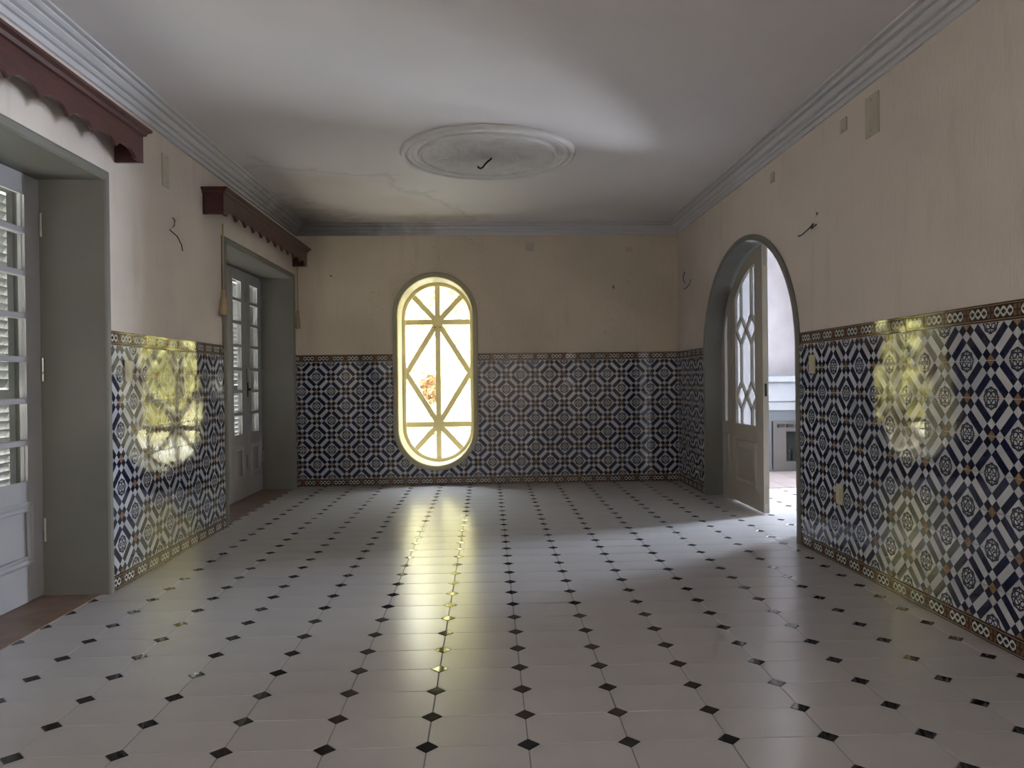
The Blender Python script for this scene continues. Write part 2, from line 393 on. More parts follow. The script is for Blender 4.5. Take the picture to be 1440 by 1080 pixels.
plain_window('window_6', 'wide white framed window added in the right wall behind the viewer for fill light', toR, -3.2, -1.2, 0.7, 2.2, -0.10, -0.16)
plain_window('window_3', 'white framed window in the fireplace room', lambda a, b, n: (SX - n, a, b), 6.5, 7.4, 0.02, 2.12, -0.12, -0.18)

# cornice: four mitred lengths
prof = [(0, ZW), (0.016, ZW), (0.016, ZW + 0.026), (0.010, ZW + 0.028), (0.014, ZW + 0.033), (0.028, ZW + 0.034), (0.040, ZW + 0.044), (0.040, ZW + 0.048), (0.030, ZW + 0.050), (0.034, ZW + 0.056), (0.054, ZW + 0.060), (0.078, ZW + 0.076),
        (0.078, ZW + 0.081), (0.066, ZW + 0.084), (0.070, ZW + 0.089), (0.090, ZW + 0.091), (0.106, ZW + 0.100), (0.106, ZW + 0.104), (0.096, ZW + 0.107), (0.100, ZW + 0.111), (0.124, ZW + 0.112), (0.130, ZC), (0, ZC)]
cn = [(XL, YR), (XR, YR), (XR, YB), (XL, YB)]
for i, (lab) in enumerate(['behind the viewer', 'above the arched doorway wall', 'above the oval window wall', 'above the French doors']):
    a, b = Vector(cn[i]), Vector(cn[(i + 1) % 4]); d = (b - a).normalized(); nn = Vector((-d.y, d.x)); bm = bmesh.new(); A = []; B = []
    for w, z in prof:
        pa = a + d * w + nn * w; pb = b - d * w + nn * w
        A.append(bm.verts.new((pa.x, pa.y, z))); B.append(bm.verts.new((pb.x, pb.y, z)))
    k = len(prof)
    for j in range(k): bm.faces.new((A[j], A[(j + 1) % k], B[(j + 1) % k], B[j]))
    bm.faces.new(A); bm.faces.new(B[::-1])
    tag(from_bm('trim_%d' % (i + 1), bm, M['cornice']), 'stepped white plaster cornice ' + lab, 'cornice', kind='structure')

# linings and casings of the openings
def casing(name, label, path, closed, to3, depth, mat, w=0.052, proud=0.022):
    pr = [(0, -depth), (0, proud - 0.008), (0.008, proud), (w - 0.012, proud), (w, proud - 0.01), (w, 0.0), (LIN, 0.0), (LIN, -depth)]
    return tag(from_bm(name, sweep(bmesh.new(), path, closed, pr, to3), mat), label, 'door casing' if not closed else 'window casing', kind='structure')
def upath(o): return [(o[0], 0), (o[0], OTOP), (o[1], OTOP), (o[1], 0)]
casing('trim_5', 'grey green lining of the nearer French door recess', upath(OPEN1), False, toL, 0.62, M['green'])
casing('trim_6', 'grey green lining of the farther French door recess', upath(OPEN2), False, toL, 0.62, M['green'])
casing('trim_7', 'grey green curved casing of the arched doorway', arch(AA, AB), False, toR, 0.24, M['green'], 0.046)
casing('trim_8', 'cream rounded casing of the tall oval window', stadium(WR)[::-1], True, toB, 0.46, M['oldcream'], 0.054, 0.03)
for k, (o_, lab) in enumerate(((OPEN1, 'nearer'), (OPEN2, 'farther'))):
    tag(from_bm('trim_%d' % (9 + k), nbox(XL - 0.42, XL - 0.024, o_[0], o_[1], -0.003, 0.004), M['threshold']), 'brown wooden threshold in the %s French door recess' % lab, 'threshold', kind='structure')

# ------------------------------------------------------------------ floor tiles
PX, PY, AX, AY = 0.30, 0.20, 0.3626, 11.098; CUT = 0.0355; TH = 0.008
def octagon(w, h, cx=0, cy=0, g=G):
    a, b = w / 2 - g, h / 2 - g; c = CUT - g
    return [(cx - a + c, cy - b), (cx + a - c, cy - b), (cx + a, cy - b + c), (cx + a, cy + b - c), (cx + a - c, cy + b), (cx - a + c, cy + b), (cx - a, cy + b - c), (cx - a, cy - b + c)]
def diamond(cx=0, cy=0):
    s = CUT - 2.2 * G; return [(cx - s, cy), (cx, cy - s), (cx + s, cy), (cx, cy + s)]
def prism(vs, fs, poly, ch=0.0012):
    n = len(poly); cx = sum(p[0] for p in poly) / n; cy = sum(p[1] for p in poly) / n; b = len(vs)
    for p in poly: vs.append((p[0], p[1], -TH))
    for p in poly: vs.append((p[0], p[1], -ch))
    for p in poly:
        d = math.hypot(p[0] - cx, p[1] - cy); s = 1 - 1.3 * ch / d; vs.append((cx + (p[0] - cx) * s, cy + (p[1] - cy) * s, 0))
    for r in (0, n):
        for i in range(n): fs.append((b + r + i, b + r + (i + 1) % n, b + r + n + (i + 1) % n, b + r + n + i))
    fs.append(tuple(b + 2 * n + i for i in range(n)))
def clipx(poly, x0, x1, y1):
    for ax, lim, sgn in ((0, x0, 1), (0, x1, -1), (1, y1, -1)):
        out = []
        for i in range(len(poly)):
            p, q = poly[i], poly[(i + 1) % len(poly)]; dp, dq = sgn * (p[ax] - lim), sgn * (q[ax] - lim)
            if dp >= 0: out.append(p)
            if dp * dq < 0:
                t = dp / (dp - dq); out.append((p[0] + t * (q[0] - p[0]), p[1] + t * (q[1] - p[1])))
        poly = out
        if len(poly) < 3: return []
    return poly
X0F, X1F, Y1F = XL - 0.024, 3.6, YB + 0.02
def mesh_of(name, polys, mat):
    vs, fs = [], []
    for p in polys: prism(vs, fs, p, 0.0012 if 'tile' in name else 0.0002)
    me = bpy.data.meshes.new(name); me.from_pydata(vs, [], fs); me.materials.append(mat); return me
def seen(x, y):
    u, v, d = project((x, y, 0))
    if not (-40 < u < 1480 and 600 < v < 1110): return 0
    if x > XR - 0.02 and not (1.5 < y / max(x, .01) and 4.7 < y < 7.3): return 0
    return (F / d) ** 2 / d
tiles, dots = [], []
for c in range(-8, 12):
    for r in range(-32, 30):
        x, y = (c + AX) * PX, (r + AY) * PY
        inmain = y < YB + 0.05
        if x < 2.3 and not inmain: continue
        if y > 7.15 and x > 2.3: continue
        if x > 2.3 and y < 4.3: continue
        tiles.append((seen(x + PX / 2, y + PY / 2), x + PX / 2, y + PY / 2)); dots.append((seen(x, y), x, y))
for name, lst, fn, mat, label in (('floor_tile', tiles, lambda x, y: octagon(PX, PY, x, y), M['floor'], 'white floor tile'), ('floor_inset', dots, diamond, M['black'], 'black diamond inset')):
    lst.sort(key=lambda t: -t[0]); full = mesh_of(name, [fn(0, 0)], mat); rest = []
    for i, (s, x, y) in enumerate(lst):
        p0 = fn(x, y); p = clipx(p0, X0F, X1F, Y1F if x < 2.2 else 9)
        if len(p) < 3: continue
        if i < 300 and s > 0:
            if len(p) == len(p0) and all(abs(a[0] - b[0]) + abs(a[1] - b[1]) < 1e-6 for a, b in zip(p, p0)): o = link(name, full, None, floor)
            else: o = link(name, mesh_of(name, [[(a - x, b - y) for a, b in p]], mat), None, floor)
            o.location = (x, y, random.uniform(-0.0003, 0.0003)); o.rotation_euler = (random.gauss(0, 0.0006), random.gauss(0, 0.0006), 0)
        else: rest.append(p)
    o = link(name + '_field', mesh_of(name + '_field', rest, mat), None, floor); o['kind'] = 'stuff'

# ------------------------------------------------------------------ dado tiles
T = 0.1515; BH = 0.076; TG = 0.0011; TT = 0.009
def tile_mesh(u0, u1, v0, v1, keep=None):
    vs, fs = [], []; ch = 0.0014
    if keep is None:
        vs = [(u, v, 0) for u, v in ((u0, v0), (u1, v0), (u1, v1), (u0, v1))]
        vs += [(u, v, TT - ch) for u, v in ((u0, v0), (u1, v0), (u1, v1), (u0, v1))]
        vs += [(u, v, TT) for u, v in ((u0 + ch, v0 + ch), (u1 - ch, v0 + ch), (u1 - ch, v1 - ch), (u0 + ch, v1 - ch))]
        for r in (0, 4):
            for i in range(4): fs.append((r + i, r + (i + 1) % 4, r + 4 + (i + 1) % 4, r + 4 + i))
        fs.append((8, 9, 10, 11)); return vs, fs
    n = 10; m = max(4, round(n * (v1 - v0) / (u1 - u0)))
    for i in range(n):
        for j in range(m):
            a0, a1 = u0 + (u1 - u0) * i / n, u0 + (u1 - u0) * (i + 1) / n; b0, b1 = v0 + (v1 - v0) * j / m, v0 + (v1 - v0) * (j + 1) / m
            if keep((a0 + a1) / 2, (b0 + b1) / 2):
                b = len(vs); vs += [(a0, b0, 0), (a1, b0, 0), (a1, b1, 0), (a0, b1, 0), (a0, b0, TT), (a1, b0, TT), (a1, b1, TT), (a0, b1, TT)]
                fs += [(b + 4, b + 5, b + 6, b + 7), (b, b + 1, b + 5, b + 4), (b + 1, b + 2, b + 6, b + 5), (b + 2, b + 3, b + 7, b + 6), (b + 3, b, b + 4, b + 7)]
    return vs, fs
cache = {}
def get_mesh(key, name, vsfs, mat):
    if key in cache: return cache[key]
    me = bpy.data.meshes.new(name); me.from_pydata(vsfs[0], [], vsfs[1]); me.materials.append(mat); cache[key] = me; return me
FULL = tile_mesh(-T / 2 + TG, T / 2 - TG, -T / 2 + TG, T / 2 - TG); BFULL = tile_mesh(-T / 2 + TG, T / 2 - TG, -BH / 2 + TG, BH / 2 - TG)
def dado(wall, origin, ex, a0, a1, joint, parity, hole=None):
    """a runs along ex from origin; joints at joint + k*T; parity: corner (k, j from the top) holds the rosette when k + j + parity is even"""
    ex = Vector(ex); ey = Vector((0, 0, 1)); en = ex.cross(ey); origin = Vector(origin)
    k0 = math.floor((a0 - joint) / T + 1e-6); k1 = math.ceil((a1 - joint) / T - 1e-6)
    def place(name, ca, cb, rot, key, vsfs, mat):
        me = get_mesh(key, name, vsfs, mat); o = link(name, me, None, wall)
        m = Matrix(((ex.x, ey.x, en.x, 0), (ex.y, ey.y, en.y, 0), (ex.z, ey.z, en.z, 0), (0, 0, 0, 1)))
        t = Matrix.Rotation(random.gauss(0, 0.0045), 4, 'X') @ Matrix.Rotation(random.gauss(0, 0.0045), 4, 'Y')
        o.matrix_world = Matrix.Translation(origin + ex * ca + ey * cb) @ m @ t @ (Matrix.Rotation(PI / 2, 4, 'Z') if rot else Matrix())
    for k in range(k0, k1):
        l, r = joint + k * T, joint + (k + 1) * T; c = (l + r) / 2; cl, crr = max(l, a0), min(r, a1)
        if crr - cl < 0.006: continue
        u0, u1 = cl - c + TG, crr - c - TG
        for j in range(8):
            zt = DADO - BH - j * T; cb = zt - T / 2
            rot = (k + j + parity) % 2 == 1       # orange corners of the unrotated mesh: lower left and upper right
            # lower-left corner is (k, j+1); it is orange when k+j+1+parity is odd
            cut = (cl > l + 1e-5) or (crr < r - 1e-5)
            hit = False
            if hole:
                hx, hr, h0, h1 = hole; dx = max(abs(c - hx) - T / 2, 0); zz = min(max(cb, h0), h1); dz = max(abs(cb - zz) - T / 2, 0)
                hit = math.hypot(dx, dz) < hr
                if hit:
                    def kp(u, v, c=c, cb=cb): 
                        a, b = c + u, cb + v; zz = min(max(b, h0), h1); return math.hypot(a - hx, b - zz) > hr
                    if rot:
                        vsfs = tile_mesh(-T / 2 + TG, T / 2 - TG, -T / 2 + TG, T / 2 - TG, lambda u, v: kp(-v, u))
                    else: vsfs = tile_mesh(u0, u1, -T / 2 + TG, T / 2 - TG, kp)
                    if vsfs[1]: place('wall_tile', c, cb, rot, ('h', wall.name, k, j), vsfs, M['tile'])
                    continue
            if not cut: place('wall_tile', c, cb, rot, 'full', FULL, M['tile'])
            elif rot:
                # local frame is turned by 90 degrees: world u = -local v
                place('wall_tile', c, cb, rot, ('c', round(u0, 4), round(u1, 4), 1), tile_mesh(-T / 2 + TG, T / 2 - TG, -u1, -u0), M['tile'])
            else: place('wall_tile', c, cb, rot, ('c', round(u0, 4), round(u1, 4), 0), tile_mesh(u0, u1, -T / 2 + TG, T / 2 - TG), M['tile'])
        for zc in (BH / 2, DADO - BH / 2):
            if hole and zc > 1:
                if abs(c - hole[0]) < hole[1] - T / 2: continue
                if abs(c - hole[0]) < hole[1] + T / 2:
                    s = -1 if c < hole[0] else 1; e = hole[0] + s * hole[1] - c
                    vf = tile_mesh(u0, min(u1, e), -BH / 2 + TG, BH / 2 - TG) if s < 0 else tile_mesh(max(u0, e), u1, -BH / 2 + TG, BH / 2 - TG)
                    place('border_tile', c, zc, False, ('bh', k), vf, M['border']); continue
            if crr - cl > T - 1e-5: place('border_tile', c, zc, False, 'bfull', BFULL, M['border'])
            else: place('border_tile', c, zc, False, ('b', round(u0, 4), round(u1, 4)), tile_mesh(u0, u1, -BH / 2 + TG, BH / 2 - TG), M['border'])
    # thin setting bed that shows in the joints
    A, B = origin + ex * a0 + en * 0.006, origin + ex * a1 + en * 0.006
    return A, B
zc1, zc0 = WZ1 - WR, WZ0 + WR
# back wall: a = X, corner XR is a joint; (k=0 at XR) rosette at k=-1, j=1 -> even
dado(wb_, (0, YB, 0), (1, 0, 0), XL + 0.002, XR - 0.009, XR - 0.002, 0, (WX, WR + 0.030, zc0, zc1))
# right wall: a = -Y; joint at Y=2.932 carries a rosette at the top edge (j=0)
dado(wr_, (XR, 0, 0), (0, -1, 0), -(AC - AA - 0.046), 0.0, -2.932, 0)
dado(wr_, (XR, 0, 0), (0, -1, 0), -(YB - 0.011), -(AC + AA + 0.046), -2.932, 0)
# left wall: a = Y; joint at 4.08 carries rosettes at odd j
dado(wl, (XL, 0, 0), (0, 1, 0), OPEN1[1] + 0.052, OPEN2[0] - 0.052, 4.08, 1)
dado(wl, (XL, 0, 0), (0, 1, 0), OPEN2[1] + 0.052, YB - 0.011, 4.08, 1)

# ------------------------------------------------------------------ oval window
WY = YB + 0.42; toW = lambda a, b, n: (a, WY - n, b)
win = tag(empty('window_1', (WX, WY, WZ0)), 'tall oval window with cream glazing bars radiating from two hubs', 'window', kind='structure')
part('window_frame', sweep(bmesh.new(), stadium(WR - 0.001)[::-1], True, [(0, -0.03), (0, 0.03), (-0.034, 0.03), (-0.04, 0.02), (-0.04, -0.03)], toW), M['cream'], win)
ri = WR - 0.04; N1 = (WX, 1.725); N0 = (WX, 0.605); zm = (N1[1] + N0[1]) / 2
def bar2(bm, p, q, w, to3, n0, n1, ext=0.0):
    p, q = Vector(p), Vector(q); d = (q - p).normalized(); p = p - d * ext; q = q + d * ext; n = Vector((-d.y, d.x)) * w / 2
    L = [p - n, q - n, q + n, p + n]; A = [bm.verts.new(to3(v.x, v.y, n0)) for v in L]; B = [bm.verts.new(to3(v.x, v.y, n1)) for v in L]
    bm.faces.new(A); bm.faces.new(B[::-1])
    for i in range(4): bm.faces.new((A[i], A[(i + 1) % 4], B[(i + 1) % 4], B[i]))
    return bm
def onarc(top, ang):
    c = (WX, zc1 if top else zc0); n = N1 if top else N0
    d = Vector((math.cos(ang), math.sin(ang))); o = Vector(n) - Vector(c); b = o.dot(d); t = -b + math.sqrt(b * b - (o.dot(o) - ri * ri)); return Vector(n) + d * t
S45 = math.radians(47)
bars = [((WX, zc0 - ri), (WX, zc1 + ri)), ((WX - ri, N1[1]), (WX + ri, N1[1])), ((WX - ri, N0[1]), (WX + ri, N0[1])),
        (N1, onarc(True, S45)), (N1, onarc(True, PI - S45)), (N0, onarc(False, -S45)), (N0, onarc(False, PI + S45)),
        (N1, (WX - ri, zm)), (N1, (WX + ri, zm)), (N0, (WX - ri, zm)), (N0, (WX + ri, zm))]
for i, (p, q) in enumerate(bars): part('glazing_bar', bar2(bmesh.new(), p, q, 0.057, toW, -0.018 + 0.0003 * i, 0.018 - 0.0003 * i, 0.004), M['cream'], win)
for n in (N1, N0):
    hub = part('hub', bar2(bmesh.new(), (n[0] - 0.042, n[1]), (n[0] + 0.042, n[1]), 0.084, toW, 0.015, 0.024), M['cream'], win)
for s in (-1, 1): part('screw', lathe(bmesh.new(), [(0.009, -0.004), (0.009, 0.004), (0, 0.004)], (WX + s * 0.028, WY - 0.026, N1[1] - 0.06), 10), M['metal'], win)
def arcpts(top, a0, a1, n=8):
    return [tuple(onarc(top, a0 + (a1 - a0) * i / n)) for i in range(n + 1)]
panes = []
for s in (1, -1):
    f = (lambda a: a) if s > 0 else (lambda a: PI - a)
    panes += [[N1] + arcpts(True, f(0.0), f(S45)), [N1] + arcpts(True, f(S45), f(PI / 2)), [N0] + arcpts(False, -f(S45) if s > 0 else -f(S45), -f(0.0)), [N0] + arcpts(False, -f(PI / 2), -f(S45)),
              [N1, (WX + s * ri, N1[1]), (WX + s * ri, zm)], [N0, (WX + s * ri, N0[1]), (WX + s * ri, zm)], [N1, (WX + s * ri, zm), N0]]
for p in panes: part('pane', plate(bmesh.new(), p, [], toW, -0.002, 0.002), M['glass'], win)

# ------------------------------------------------------------------ French doors and shutters on the left
DX = XL - 0.312
ZB = [0.595, 0.796, 1.003, 1.209, 1.424, 1.635, 1.845, 2.035]
def french_leaf(n, y0, y1, hinge_at, label, knob=False):
    d = tag(empty('door_%d' % n, (DX, (y0 + y1) / 2, 0.008)), label, 'door', 'French door leaves', 'structure')
    y0 += 0.0015; y1 -= 0.0015; x0, x1 = DX - 0.042, DX; sw = 0.115; zt = OTOP - 0.004
    for a, b in ((y0, y0 + sw), (y1 - sw, y1)): part('stile', nbox(x0, x1, a, b, 0.008, zt, bev=0.002), M['white'], d)
    a, b = y0 + sw, y1 - sw
    part('rail', nbox(x0, x1, a, b, ZB[7], zt), M['white'], d); part('rail', nbox(x0, x1, a, b, 0.475, ZB[0]), M['white'], d); part('rail', nbox(x0, x1, a, b, 0.008, 0.215), M['white'], d)
    part('lower_panel', nbox(x0 + 0.006, x1 - 0.010, a, b, 0.21, 0.48), M['white'], d)
    path = [(a, 0.215), (a, 0.475), (b, 0.475), (b, 0.215)]
    part('panel_molding', sweep(bmesh.new(), path[::-1], True, [(-0.028, -0.004), (-0.028, 0.004), (-0.014, 0.011), (0.0, 0.006), (0.012, 0.010), (0.020, 0.002), (0.020, -0.004)], lambda p, q, k: (DX + k, p, q)), M['white'], d)
    part('glazing_bead', sweep(bmesh.new(), [(a, ZB[0]), (a, ZB[7]), (b, ZB[7]), (b, ZB[0])][::-1], True, [(0, -0.012), (0, 0.003), (0.012, 0.003), (0.012, -0.0)], lambda p, q, k: (DX + k, p, q)), M['white'], d)
    for i, z in enumerate(ZB[1:7]): part('glazing_bar', nbox(x0 + 0.004, x1 + 0.004, a, b, z - 0.014, z + 0.014, bev=0.003), M['white'], d)
    for i in range(7):
        lo = ZB[i] + (0.014 if i else 0); hi = ZB[i + 1] - (0.014 if i < 6 else 0)
        part('pane', nbox(DX - 0.023, DX - 0.019, a, b, lo, hi), M['glass'], d)
    if hinge_at is not None:
        yh = y1 - 0.003 if hinge_at > 0 else y0 + 0.003
        for z in (0.34, 1.16, 1.9):
            h = bmesh.new(); lathe(h, [(0, -0.06), (0.009, -0.06), (0.009, -0.022), (0.007, -0.018), (0.009, -0.014), (0.009, 0.06), (0, 0.06)], (DX + 0.009, yh, z), 10)
            part('hinge', h, M['steel'], d)
    if knob:
        lp = part('latch_plate', nbox(DX, DX + 0.006, y0 + 0.02, y0 + 0.045, 0.95, 1.09), M['metal'], d)
        subpart('latch_handle', nbox(DX + 0.006, DX + 0.03, y0 + 0.022, y0 + 0.043, 1.01, 1.03), M['metal'], lp)
    return d
def leaves(o): return [o[0] + (o[1] - o[0]) * i / 4 for i in range(5)]
SLAT_ME = {}
def shutter(y0, y1, label, group):
    d = tag(empty('louvered_shutter', (XL - 0.46, (y0 + y1) / 2, 0.01)), label, 'shutter', group)
    x0, x1 = XL - 0.475, XL - 0.445; y0 += 0.002; y1 -= 0.002; s = 0.05
    for a, b in ((y0, y0 + s), (y1 - s, y1)): part('stile', nbox(x0, x1, a, b, 0.01, OTOP - 0.004), M['slat'], d)
    for lo, hi in ((0.01, 0.10), (1.0, 1.06), (OTOP - 0.08, OTOP - 0.004)): part('rail', nbox(x0, x1, y0 + s, y1 - s, lo, hi), M['slat'], d)
    w = round(y1 - y0 - 2 * s, 4)
    if w not in SLAT_ME:
        b = nbox(-0.027, 0.027, -w / 2, w / 2, -0.0025, 0.0025); bmesh.ops.recalc_face_normals(b, faces=b.faces)
        me = bpy.data.meshes.new('slat'); b.to_mesh(me); b.free(); me.materials.append(M['slat']); SLAT_ME[w] = me
    z = 0.125
    while z < OTOP - 0.10:
        if not (0.985 < z < 1.075):
            q = link('slat', SLAT_ME[w], None, d); q.location = (0, 0, z - 0.01); q.rotation_euler = (0, math.radians(-55), 0)
        z += 0.042
n = 1
spots1 = ['fourth leaf from the nearer recess edge', 'third leaf', 'second leaf', 'leaf']
l1, l2 = leaves(OPEN1), leaves(OPEN2)
names1 = ['white French door leaf farthest left outside the nearer recess view', 'white French door leaf second from the hidden jamb of the nearer recess', 'white French door leaf third from the hidden jamb of the nearer recess', 'white glazed door leaf cut by the left edge in the nearer recess']
names2 = ['white glazed door leaf hidden behind the near jamb of the farther recess', 'white glazed door leaf second from the near jamb of the farther recess', 'white glazed door leaf left of the dark gap in the farther recess', 'white glazed door leaf right of the dark gap beside the far jamb']
for i in range(4):
    french_leaf(n, l1[i], l1[i + 1], {0: -1, 3: 1}.get(i), names1[i]); n += 1
for i in range(4):
    french_leaf(n, l2[i], l2[i + 1], {0: -1, 3: 1, 2: 1}.get(i), names2[i], knob=(i == 3)); n += 1
for o_, w_ in ((l1, 'nearer'), (l2, 'farther')):
    for i in range(4):
        pos = ['first', 'second', 'third', 'last'][i]
        shutter(o_[i], o_[i + 1], 'white louvered shutter outside the %s French doors, %s along the recess' % (w_, pos), 'louvered shutters')

# ------------------------------------------------------------------ arched double door
LX = 2.160; toD = lambda a, b, n: (LX - n, a, b)
def ell(a, b, y): return AZ + b * math.sqrt(max(0, 1 - ((y - AC) / a) ** 2))
def arch_leaf(n, label, toD, loc):
    d = tag(empty('door_%d' % n, loc), label, 'door', 'arched door leaves', 'structure')
    y0, y1 = 5.832, 6.570; N = 14
    top = lambda a, b, p, q: [(p + (q - p) * i / N, ell(a, b, p + (q - p) * i / N)) for i in range(N + 1)]
    g0, g1 = 5.985, 6.485
    outer = [(y0, 0.012)] + [(y1, 0.012)] + top(1.004, 0.846, y1, y0)
    glass = [(g0, 0.672), (g1, 0.672)] + top(0.865, 0.745, g1, g0)
    part('leaf_frame', plate(bmesh.new(), outer, [glass], toD, 0, -0.044), M['greyleaf'], d)
    part('pane', plate(bmesh.new(), glass, [], toD, -0.020, -0.025), M['frost'], d)
    part('glazing_bead', sweep(bmesh.new(), glass, True, [(0, -0.015), (0, 0.004), (0.012, 0.004), (0.014, -0.015)], toD), M['greyleaf'], d)
    for bx in (6.36, 6.11):
        Z = [0.672, 0.925 - 0.112, 0.925 + 0.112, 1.48 - 0.112, 1.48 + 0.112, ell(0.865, 0.745, bx)]
        for k in (0, 2, 4): part('glazing_bar', bar2(bmesh.new(), (bx, Z[k]), (bx, Z[k + 1]), 0.024, toD, -0.034, -0.004, 0.006), M['greyleaf'], d)
        for zc in (0.925, 1.48):
            D = [(bx + 0.122, zc), (bx, zc + 0.115), (bx - 0.122, zc), (bx, zc - 0.115)]
            part('diamond_bar', sweep(bmesh.new(), D, True, [(-0.012, -0.034), (-0.012, -0.003), (0.012, -0.003), (0.012, -0.034)], toD), M['greyleaf'], d)
    P = [(5.975, 0.18), (6.465, 0.18), (6.465, 0.55), (5.975, 0.55)]
    part('panel_molding', sweep(bmesh.new(), P, True, [(0, 0), (0.004, 0.012), (0.02, 0.016), (0.034, 0.006), (0.04, 0.0)], toD), M['greyleaf'], d)
    part('raised_panel', plate(bmesh.new(), rect(6.04, 6.40, 0.245, 0.485), [], toD, 0.008, -0.001), M['greyleaf'], d)
    for z in (0.16, 2.03): part('flush_bolt', plate(bmesh.new(), rect(y0 - 0.003, y0 + 0.001, z - 0.075, z + 0.075), [], toD, -0.012, -0.032), M['steel'], d)
    part('lock_plate', plate(bmesh.new(), rect(y0 - 0.003, y0 + 0.001, 0.93, 1.03), [], toD, -0.013, -0.031), M['metal'], d)
    return d
arch_leaf(9, 'closed arched door leaf with diamond glazing bars in the doorway', toD, (LX, 6.57, 0))
hx, hy = LX + 0.05, 2 * AC - 6.57
def toO(a, b, n):                                       # the other leaf, swung back into the next room
    w = 6.57 - a; return (hx + w, hy - 0.02 - n, b)
arch_leaf(10, 'open arched door leaf swung into the fireplace room', toO, (hx, hy, 0))
for s, nm, lab in ((1, 'window_4', 'narrow glazed side panel left of the closed arched leaf'), (-1, 'window_5', 'narrow glazed side panel hidden behind the near arch jamb')):
    w = tag(empty(nm, (LX, AC + s * 0.87, 0)), lab, 'window', kind='structure'); mir = (lambda p: p) if s > 0 else (lambda p: [(2 * AC - a, b) for a, b in p][::-1])
    N = 10; top = lambda a, b, p, q: [(p + (q - p) * i / N, ell(a, b, p + (q - p) * i / N)) for i in range(N + 1)]
    outer = [(6.573, 0.0), (AC + 1.014, 0.0)] + top(1.0165, 0.856, AC + 1.014, 6.573); gl = [(6.685, 0.69), (6.765, 0.69)] + top(0.965, 0.82, 6.765, 6.685)
    part('side_frame', plate(bmesh.new(), mir(outer), [mir(gl)], toD, 0.004, -0.05), M['greyleaf'], w)
    part('pane', plate(bmesh.new(), mir(gl), [], toD, -0.020, -0.025), M['frost'], w)
    part('panel_molding', sweep(bmesh.new(), mir(rect(6.655, 6.775, 0.22, 0.58)), True, [(0, 0.003), (0.004, 0.012), (0.014, 0.012), (0.02, 0.003)], toD), M['greyleaf'], w)

# ------------------------------------------------------------------ pelmets
def pelmet(y0, y1, label):
    d = tag(empty('window_pelmet', (XL, (y0 + y1) / 2, 2.26)), label, 'pelmet', 'mahogany pelmets above the French doors')
    xf = XL + 0.144; zt = 2.425; zl = 2.262
    L = y1 - y0; nsc = round((L - 0.16) / 0.205); per = (L - 0.16) / nsc; pts = [(y0, zt), (y0, zl), (y0 + 0.08, zl)]
    for i in range(nsc):
        b = y0 + 0.08 + i * per
        for t in range(1, 9):
            u = t / 8; z = zl + 0.006 + 0.040 * max(0.0, math.sin(PI * u)) ** 1.3 + 0.006 * math.sin(3 * PI * u)
            pts.append((b + per * u, z if t < 8 else zl + 0.002))
    pts += [(y1, zl), (y1, zt)]
    part('front_board', plate(bmesh.new(), pts, [], lambda a, b, n: (xf + n, a, b), 0, -0.02), M['wood'], d)
    for a, b in ((y0, y0 + 0.02), (y1 - 0.02, y1)): part('end_board', nbox(XL, xf - 0.02, a, b, zl, zt), M['wood'], d)
    part('top_board', nbox(XL, xf - 0.02, y0 + 0.02, y1 - 0.02, zt - 0.018, zt), M['wood'], d)
    mo = [(0, zt - 0.022), (0.012, zt - 0.018), (0.018, zt - 0.002), (0.034, zt + 0.008), (0.036, zt + 0.02), (0, zt + 0.02)]
    bm = bmesh.new(); A = [bm.verts.new((xf + o, y0 - o, z)) for o, z in mo]; B = [bm.verts.new((xf + o, y1 + o, z)) for o, z in mo]
    A0 = [bm.verts.new((XL, y0 - o, z)) for o, z in mo]; B0 = [bm.verts.new((XL, y1 + o, z)) for o, z in mo]; k = len(mo)
    for P, Q in ((A0, A), (A, B), (B, B0)):
        for j in range(k): bm.faces.new((P[j], P[(j + 1) % k], Q[(j + 1) % k], Q[j]))
    bm.faces.new(A0); bm.faces.new(B0[::-1]); part('top_molding', bm, M['wood'], d)
pelmet(1.62, 4.088, 'dark mahogany scalloped pelmet above the nearer French doors')
pelmet(5.309, 7.735, 'dark mahogany scalloped pelmet above the farther French doors')

# cords with tassels beside the farther recess
def tassel(y, z0, ztop, label, fat):
    d = tag(empty('curtain_cord', (XL + 0.03, y, z0)), label, 'cord', 'tasselled cords of the farther recess')
    x = XL + 0.034
    part('cord', tube(bmesh.new(), [(x, y, ztop), (x, y + 0.004, (ztop + z0) / 2), (x, y, z0)], 0.006), M['cotton'], d)
    part('tassel', lathe(bmesh.new(), [(0, 0.04), (0.012, 0.04), (0.017, 0.02), (0.012, 0.005), (0.018 * fat, -0.03), (0.026 * fat, -0.13), (0.022 * fat, -0.15), (0, -0.15)], (x, y, z0), 16), M['cotton'], d, True)
tassel(5.605, 1.73, 2.255, 'beige cord with tassel left of the farther French doors', 1.25)
tassel(7.775, 1.78, 2.40, 'beige cord with tassel in the corner right of the farther doors', 1.0)

